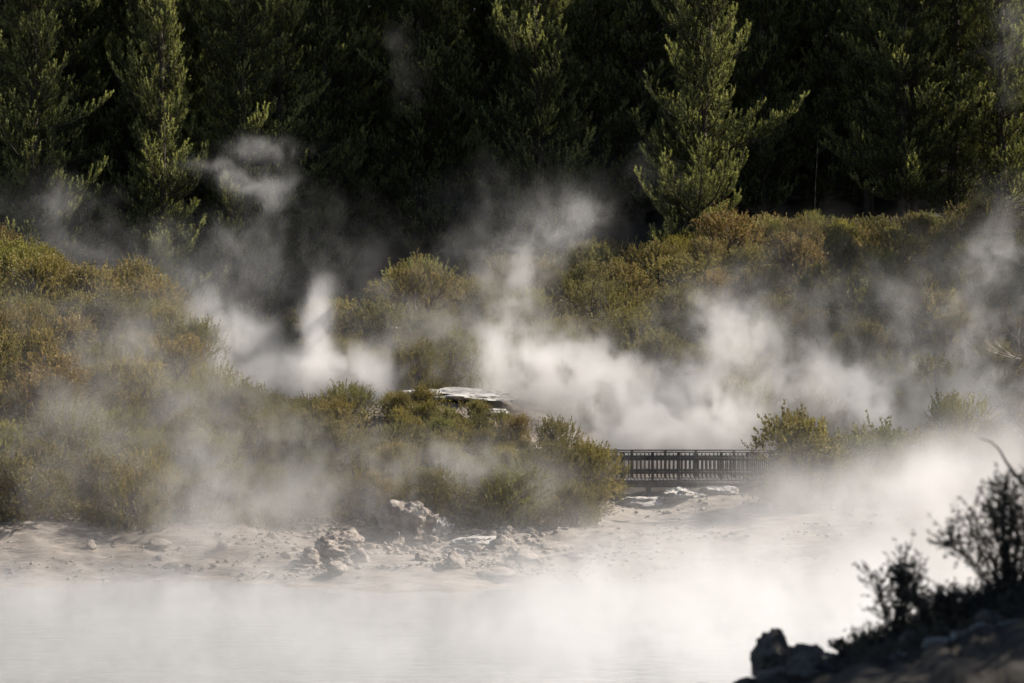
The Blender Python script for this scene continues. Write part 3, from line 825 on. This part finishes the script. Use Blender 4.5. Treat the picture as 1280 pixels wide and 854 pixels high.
def near_bush(name, px, py, Y, Hm, Rm, seed, label, nst=7, nspray=260, m=7, ll=0.07, lw=0.035, low=0.25):
    """open twiggy bush: stems, twigs and small leaves"""
    rg = np.random.default_rng(seed)
    p_ = at(px, py, Y); r = empty(name, p_)
    b = MB(); P, A = [], []
    for i in range(nst):
        a = rg.uniform(0, 6.28); sp = rg.uniform(0.1, 1.0)
        end = np.array([math.cos(a) * Rm * sp, math.sin(a) * Rm * sp, Hm * rg.uniform(0.7, 1.0) * (1 - 0.25 * sp)])
        p0 = np.array([rg.normal(0, 0.04), rg.normal(0, 0.04), -0.2])
        c1 = np.array([end[0] * 0.25, end[1] * 0.25, end[2] * 0.5])
        pts = [(1 - u) ** 2 * p0 + 2 * u * (1 - u) * c1 + u * u * end for u in np.linspace(0, 1, 8)]
        pts = [q + rg.normal(0, 0.012, 3) for q in pts]
        b.tube(pts, [0.016 * (1 - 0.8 * k / 7) + 0.002 for k in range(8)], 5)
        for j in range(int(nspray / nst)):
            u = low + (1 - low) * rg.uniform() ** 0.7; k = min(int(u * 7), 6); q = pts[k] + (pts[k + 1] - pts[k]) * (u * 7 - k)
            dv = unit((pts[k + 1] - pts[k])[None])[0]
            td = unit((dv * 0.6 + rg.normal(0, 0.6, 3) + np.array([0, 0, 0.35]))[None])[0]; tl = rg.uniform(0.08, 0.3) * min(1, Hm)
            e = q + td * tl
            b.tube([q, (q + e) / 2 + rg.normal(0, 0.008, 3), e], [0.004, 0.003, 0.002], 3)
            P.append(q + td * tl * 0.4); A.append(td * tl)
    P = np.array(P); A = np.array(A)
    V, Fc, T = sprays(P, A, np.linalg.norm(A, axis=1) * 0.75, m, ll, lw, 1.0, rg)
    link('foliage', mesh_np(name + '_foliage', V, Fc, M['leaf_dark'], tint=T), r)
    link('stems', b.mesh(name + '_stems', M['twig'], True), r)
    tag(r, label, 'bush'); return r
near_bush('bush', 1118, 812, 29.2, 1.05, 0.42, 61, 'small open dark bush silhouetted against the steam on the near bank', 10, 300, 9, 0.038, 0.022, 0.25)
near_bush('bush', 1262, 770, 28.6, 1.45, 0.75, 62, 'large dense dark bush at the right end of the near bank', 13, 760, 8, 0.036, 0.021, 0.12)
near_bush('bush', 1320, 760, 29.4, 1.7, 0.8, 63, 'tall dark bush cut by the right edge of the picture', 12, 700, 8, 0.036, 0.021, 0.12)
near_bush('bush', 1180, 800, 28.4, 0.55, 0.55, 64, 'low dark scrub between the small and the large near bushes', 10, 400, 9, 0.045, 0.024, 0.1)
near_bush('bush', 1240, 800, 27.8, 0.6, 0.7, 65, 'low dark scrub under the large near bush', 12, 520, 9, 0.045, 0.024, 0.05)
near_bush('bush', 1080, 835, 28.9, 0.3, 0.4, 66, 'low dark tuft beside the near boulders', 8, 220, 8, 0.04, 0.022, 0.05)
def bank_scrub():
    rg = np.random.default_rng(91)
    n = 11000
    y = rg.uniform(25.5, 32.5, n); x = rg.uniform(1.5, 8.5, n)
    zz = base_z(x, y)
    k = (fbm(np.stack([x, y, 0 * x], -1) * 1.3, 3, 12) > 0.42) & (x > 3.35 + 0.1 * (y - 28)) & ~((x > 3.6) & (y < 26.8) & (fbm(np.stack([x, y, 0 * x], -1) * 0.9, 2, 15) > 0.5))
    x, y = x[k], y[k]
    P = np.stack([x, y, ground_z(x, y)], -1)
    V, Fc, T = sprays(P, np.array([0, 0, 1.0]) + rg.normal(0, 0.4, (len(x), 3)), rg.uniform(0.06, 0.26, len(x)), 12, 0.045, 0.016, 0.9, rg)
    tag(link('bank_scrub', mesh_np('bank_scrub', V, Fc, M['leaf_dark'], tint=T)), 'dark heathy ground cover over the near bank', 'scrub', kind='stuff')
bank_scrub()
for q in range(46):
    x = srng.uniform(1.9, 5.2); y = srng.uniform(25.6, 30.5)
    if x < 1.9 + 0.02 * (y - 25): continue
    s_ = srng.uniform(0.04, 0.15)
    o = link('rock', (NR, NR2)[q % 2], None, (x, y, gz(x, y)), (srng.uniform(-.3, .3), 0, srng.uniform(0, 6.28)), (s_ * 1.3, s_, s_ * 0.8))
    tag(o, '%s dark stone lying on the near bank %s' % ('fist-sized' if s_ < 0.08 else 'larger', 'below the bushes' if x > 3.4 else 'beside the boulders'), 'rock', 'stones lying on the near bank')
for q, (px, py, w, h) in enumerate(((1180, 850, 70, 14), (1240, 838, 64, 16), (1272, 826, 50, 18), (1215, 858, 60, 16), (1130, 856, 46, 10))):
    p_ = at(px, py, 26.6); sc_q = 26.6 / FPX
    o = link('rock', (RK_SIL, RK_SIL2)[q % 2], None, (p_.x, 26.6, gz(p_.x, 26.6) - 0.01), (0, 0, q * 1.3), (w * sc_q / 2, w * sc_q / 2.4, h * sc_q / 1.1))
    tag(o, 'pale crusted slab in the bottom corner of the near bank', 'rock', 'pale slabs in the corner of the near bank')
for (x, y, s_, k) in ((8.7, 29.5, 2.1, 5), (9.6, 31.5, 2.3, 1), (8.3, 26.8, 2.0, 4), (9.8, 28, 2.2, 0), (8.0, 24.5, 1.9, 2), (10.5, 30, 2.6, 4)):
    place_shrub(k, x, y, s_, (0.4, 0.4, 0.3), 'tall shrub beyond the right edge shading the near bank', 'shrubs beyond the right edge', 1.3)
b = MB()
tw = [at(1300, 640, 29), at(1282, 607, 29), at(1268, 592, 29), at(1258, 578, 29.02), at(1249, 562, 29.05), at(1238, 552, 29.08), at(1224, 548, 29.1)]
b.tube(tw, [0.03, 0.022, 0.018, 0.014, 0.010, 0.007, 0.004], 6)
b.tube([at(1268, 592, 29), at(1262, 598, 29.05), at(1254, 600, 29.1)], [0.012, 0.008, 0.004], 5)
tag(link('bare_twig', b.mesh('bare_twig', M['twig'], True)), 'bare dark twig curving in above the large near bush', 'twig')

# ------------------------------------------------------------------ steam
def steam(name, label, lo, hi, voxel, puffs, nscale=0.5, warp=0.8, nlo=0.425, nhi=0.505, soft=0.10, gain=1.9, ref=0.3, detail=5.0, seed=0.0, stretch=(1, 0.45, 0.75), floor=0.0):
    """a fog volume: a sum of soft puffs, torn by warped fractal noise. puffs: (centre, radii, optical depth along the view)"""
    ng = bpy.data.node_groups.new(name, 'GeometryNodeTree')
    ng.interface.new_socket('Geometry', in_out='OUTPUT', socket_type='NodeSocketGeometry')
    L = ng.links.new
    def n_(kind, **kw):
        x = ng.nodes.new(kind)
        for k, v in kw.items(): setattr(x, k, v)
        return x
    def vm(op, a, b=None):
        x = n_('ShaderNodeVectorMath', operation=op)
        for i, s in enumerate((a, b)):
            if s is None: continue
            if isinstance(s, (tuple, Vector)): x.inputs[i].default_value = s
            else: L(s, x.inputs[i])
        return x
    def ma(op, a, b=None, clamp=False):
        x = n_('ShaderNodeMath', operation=op, use_clamp=clamp)
        for i, s in enumerate((a, b)):
            if s is None: continue
            if isinstance(s, (int, float)): x.inputs[i].default_value = s
            else: L(s, x.inputs[i])
        return x.outputs[0]
    pos = n_('GeometryNodeInputPosition').outputs[0]
    off = vm('ADD', pos, (seed * 13.1, seed * 7.7, seed * 3.3)).outputs[0]
    wn = n_('ShaderNodeTexNoise'); wn.inputs['Scale'].default_value = nscale * 0.55; wn.inputs['Detail'].default_value = 3.0
    L(off, wn.inputs['Vector'])
    wv = vm('SUBTRACT', wn.outputs['Color'], (0.5, 0.5, 0.5)).outputs[0]
    wsc = vm('MULTIPLY', wv, (warp * 4, warp * 4, warp * 4)).outputs[0]
    wp = vm('ADD', pos, wsc).outputs[0]
    st_ = vm('MULTIPLY', vm('ADD', off, vm('MULTIPLY', wv, (warp * 3, warp * 3, warp * 3)).outputs[0]).outputs[0], stretch).outputs[0]
    fn = n_('ShaderNodeTexNoise'); fn.inputs['Scale'].default_value = nscale; fn.inputs['Detail'].default_value = detail; fn.inputs['Roughness'].default_value = 0.55
    L(st_, fn.inputs['Vector'])
    total = None
    for (c, r, tau) in puffs:
        d = vm('SUBTRACT', wp, tuple(c)).outputs[0]
        d = vm('MULTIPLY', d, (1 / r[0], 1 / r[1], 1 / r[2])).outputs[0]
        q = n_('ShaderNodeVectorMath', operation='DOT_PRODUCT'); L(d, q.inputs[0]); L(d, q.inputs[1])
        e = ma('EXPONENT', ma('MULTIPLY', q.outputs['Value'], -1.0))
        e = ma('MULTIPLY', e, tau / (1.77 * r[1]))
        total = e if total is None else ma('ADD', total, e)
    f2 = n_('ShaderNodeTexNoise'); f2.inputs['Scale'].default_value = nscale * 2.9; f2.inputs['Detail'].default_value = 5.0; f2.inputs['Roughness'].default_value = 0.62; f2.inputs['Distortion'].default_value = 0.9
    L(st_, f2.inputs['Vector'])
    nn = ma('ADD', ma('MULTIPLY', fn.outputs[0], 0.55), ma('MULTIPLY', f2.outputs[0], 0.45))
    e_ = ma('MULTIPLY', total, 1.0 / ref, True)                 # 0 at the torn edges, 1 in the core
    th = ma('SUBTRACT', nhi, ma('MULTIPLY', e_, nhi - nlo))      # noise threshold falls towards the core
    u_ = ma('DIVIDE', ma('SUBTRACT', nn, th), soft, True)
    u_ = ma('MULTIPLY', ma('MULTIPLY', u_, u_), ma('SUBTRACT', 3.0, ma('MULTIPLY', u_, 2.0)))
    u_ = ma('ADD', floor, ma('MULTIPLY', u_, gain - floor))
    dens = ma('MULTIPLY', total, u_)
    dens = ma('MAXIMUM', ma('SUBTRACT', dens, 0.0012), 0.0)
    vc = n_('GeometryNodeVolumeCube')
    L(dens, vc.inputs['Density'])
    vc.inputs['Min'].default_value = lo; vc.inputs['Max'].default_value = hi
    for k, a in (('Resolution X', 0), ('Resolution Y', 1), ('Resolution Z', 2)):
        vc.inputs[k].default_value = max(4, int((hi[a] - lo[a]) / voxel))
    sm = n_('GeometryNodeSetMaterial'); sm.inputs['Material'].default_value = M['steam']
    L(vc.outputs[0], sm.inputs[0])
    go = n_('NodeGroupOutput'); L(sm.outputs[0], go.inputs[0])
    me = bpy.data.meshes.new(name); me.materials.append(M['steam'])
    o = link(name, me)
    md = o.modifiers.new('steam', 'NODES'); md.node_group = ng
    tag(o, label, 'steam', kind='stuff')
    return o

def puff(px, py, Y, rx, ry, depth, tau):
    s = Y / FPX
    return (at(px, py, Y), (rx * s, depth, ry * s), tau)

# over the lake
lake_puffs = [
    ((-6, 75, 0.4), (34, 13, 1.1), 1.6),
    ((9, 82, 0.8), (11, 9, 2.0), 1.4),
    puff(870, 735, 88, 150, 65, 4, 1), puff(1010, 700, 92, 110, 75, 4, 0.95), puff(1105, 630, 96, 75, 52, 2.6, 1.5),
    puff(1200, 660, 95, 80, 90, 4, 1.25), puff(1170, 590, 98, 55, 32, 3, 1.125), puff(1265, 560, 99, 60, 55, 4, 0.875),
    puff(730, 755, 86, 130, 40, 4, 0.6), puff(300, 735, 91, 300, 30, 4, 0.5), puff(60, 740, 90, 220, 35, 4, 0.5),
    puff(262, 615, 99.5, 48, 90, 1.6, 0.688), puff(110, 610, 100, 110, 60, 2, 0.275), puff(380, 630, 100, 90, 40, 2, 0.45),
    puff(960, 630, 104, 80, 32, 2.5, 0.6), puff(1020, 590, 106, 80, 40, 3, 0.35), puff(250, 690, 99, 340, 26, 2, 0.45), puff(560, 700, 98, 160, 22, 2, 0.3), puff(780, 660, 101, 70, 28, 2, 0.5),
]
steam('lake_steam', 'dense white steam lying over the hot lake and drifting up at its right', (-24, 56, -0.2), (24, 110, 9), 0.22, lake_puffs, 0.45, 0.8, 0.43, 0.48, 0.12, 1.7, 0.14, floor=0.4)
# vents behind the ridge
ridge_puffs = [
    puff(280, 425, 121, 46, 48, 1.6, 1.43), puff(318, 472, 120, 70, 24, 1.6, 1.82), puff(396, 405, 121.5, 19, 42, 1.1, 1.82), puff(410, 470, 121, 70, 25, 1.5, 1.95), puff(470, 465, 121, 34, 32, 1.4, 1.17),
    puff(80, 540, 106, 150, 80, 2.2, 0.403), puff(190, 440, 113, 120, 60, 2.5, 0.372), puff(330, 560, 106, 130, 50, 2, 0.403), puff(560, 580, 107, 160, 40, 2, 0.341), puff(240, 500, 110, 90, 50, 2, 0.31),
    puff(250, 350, 124, 90, 40, 2.2, 0.248),
    puff(60, 605, 101.6, 170, 65, 1.2, 0.40), puff(330, 620, 102.2, 150, 50, 1.2, 0.5), puff(560, 610, 105, 140, 40, 1.6, 0.341), puff(90, 420, 116, 110, 60, 2.5, 0.248),
]
steam('ridge_steam', 'columns of steam rising behind the low ridge left of the white terrace', (-24, 102, 1), (9, 128, 14), 0.17, ridge_puffs, 0.6, 0.7, ref=0.35, seed=2.0, floor=0.3)
# vents behind the bridge
bridge_puffs = [
    puff(700, 440, 122, 80, 34, 1.6, 0.8), puff(620, 430, 123, 26, 40, 1.4, 0.64), puff(930, 400, 123.5, 50, 36, 1.6, 0.64), puff(760, 470, 120.5, 40, 30, 1.2, 0.72), puff(660, 330, 126, 34, 40, 1.6, 0.48), puff(730, 270, 129, 40, 34, 1.8, 0.32), puff(1100, 470, 119.5, 36, 26, 1.4, 0.496),
    puff(655, 468, 121.5, 56, 38, 2, 1.744), puff(730, 492, 121, 85, 40, 2, 1.561), puff(830, 518, 119.5, 95, 40, 1.9, 1.744), puff(900, 532, 118.5, 75, 36, 1.6, 1.561), puff(800, 550, 117.6, 110, 28, 1.2, 1.193), puff(870, 566, 116.8, 100, 26, 0.8, 1.102),
    puff(905, 440, 122, 55, 65, 2.2, 1.156), puff(1060, 500, 120, 80, 50, 2.2, 1.088), puff(1020, 470, 122, 60, 36, 2.2, 0.738), puff(1130, 525, 118.5, 70, 40, 2.2, 1.054),
    puff(1230, 520, 117, 65, 45, 2.2, 1.054), puff(1180, 475, 121, 36, 36, 1.8, 0.738), puff(1255, 335, 126, 55, 60, 2.2, 0.648), puff(1190, 395, 126, 60, 80, 2.4, 0.353),
    puff(638, 380, 125, 32, 50, 2.2, 0.684), puff(690, 292, 129, 50, 40, 2.2, 0.426), puff(610, 335, 129, 55, 50, 2.2, 0.38), puff(560, 430, 124, 70, 55, 2.2, 0.426), puff(1120, 420, 123, 120, 80, 2.4, 0.353), puff(1240, 440, 120, 80, 80, 2.2, 0.369), puff(1030, 350, 130, 120, 60, 2.2, 0.141), puff(480, 390, 128, 80, 60, 2.2, 0.243), puff(740, 400, 124, 120, 50, 2.4, 0.091),
]
steam('bridge_steam', 'bright billowing steam behind the boardwalk bridge, the thickest in the picture', (-9, 114.8, 1), (27, 134, 18), 0.17, bridge_puffs, 0.6, 0.7, ref=0.4, seed=4.0, floor=0.25)
# wisps in the shade before the forest
wisp_puffs = [
    puff(340, 182, 150, 44, 10, 1, 0.352), puff(270, 206, 150, 44, 10, 1, 0.302), puff(340, 238, 150, 26, 34, 1.2, 0.335), puff(305, 222, 150, 30, 10, 1, 0.377), puff(300, 295, 150, 50, 26, 2, 0.279),
    puff(505, 80, 158, 16, 46, 2, 0.139), puff(60, 262, 152, 60, 34, 2, 0.325), puff(330, 350, 146, 130, 45, 3, 0.232), puff(180, 330, 148, 120, 45, 3, 0.279), puff(450, 300, 152, 120, 55, 3, 0.139),
    puff(700, 262, 148, 50, 36, 2.5, 0.232), puff(620, 245, 152, 50, 34, 2.5, 0.232), puff(760, 230, 156, 90, 50, 3, 0.116), puff(1265, 60, 158, 30, 60, 2, 0.163), puff(90, 325, 141, 80, 28, 2.5, 0.279),
]
steam('forest_steam', 'faint wisps of steam curling up before the dark forest', (-28, 134, 5), (32, 163, 29), 0.2, wisp_puffs, 0.6, 0.8, ref=0.22, seed=5.0, floor=0.25)

# ------------------------------------------------------------------ tell look-alikes apart by their order across the picture
ORD = ['leftmost', 'second from the left', 'third from the left', 'fourth from the left', 'fifth from the left', 'sixth from the left', 'seventh from the left', 'eighth from the left', 'ninth from the left', 'tenth from the left',
       'eleventh from the left', 'twelfth from the left', 'thirteenth from the left', 'fourteenth from the left']
same = {}
for o in list(COL.objects):
    if o.parent is None and 'label' in o and 'group' in o: same.setdefault(o['label'], []).append(o)
for lb, os_ in same.items():
    if len(os_) < 2: continue
    os_.sort(key=lambda q: q.location.x / q.location.y)
    n = len(os_)
    for i, o in enumerate(os_):
        if i < len(ORD) and (n <= 12 or i < n / 2): o['label'] = lb + ', ' + ORD[i]
        elif n - 1 - i < len(ORD): o['label'] = lb + ', ' + ORD[n - 1 - i].replace('left', 'right')
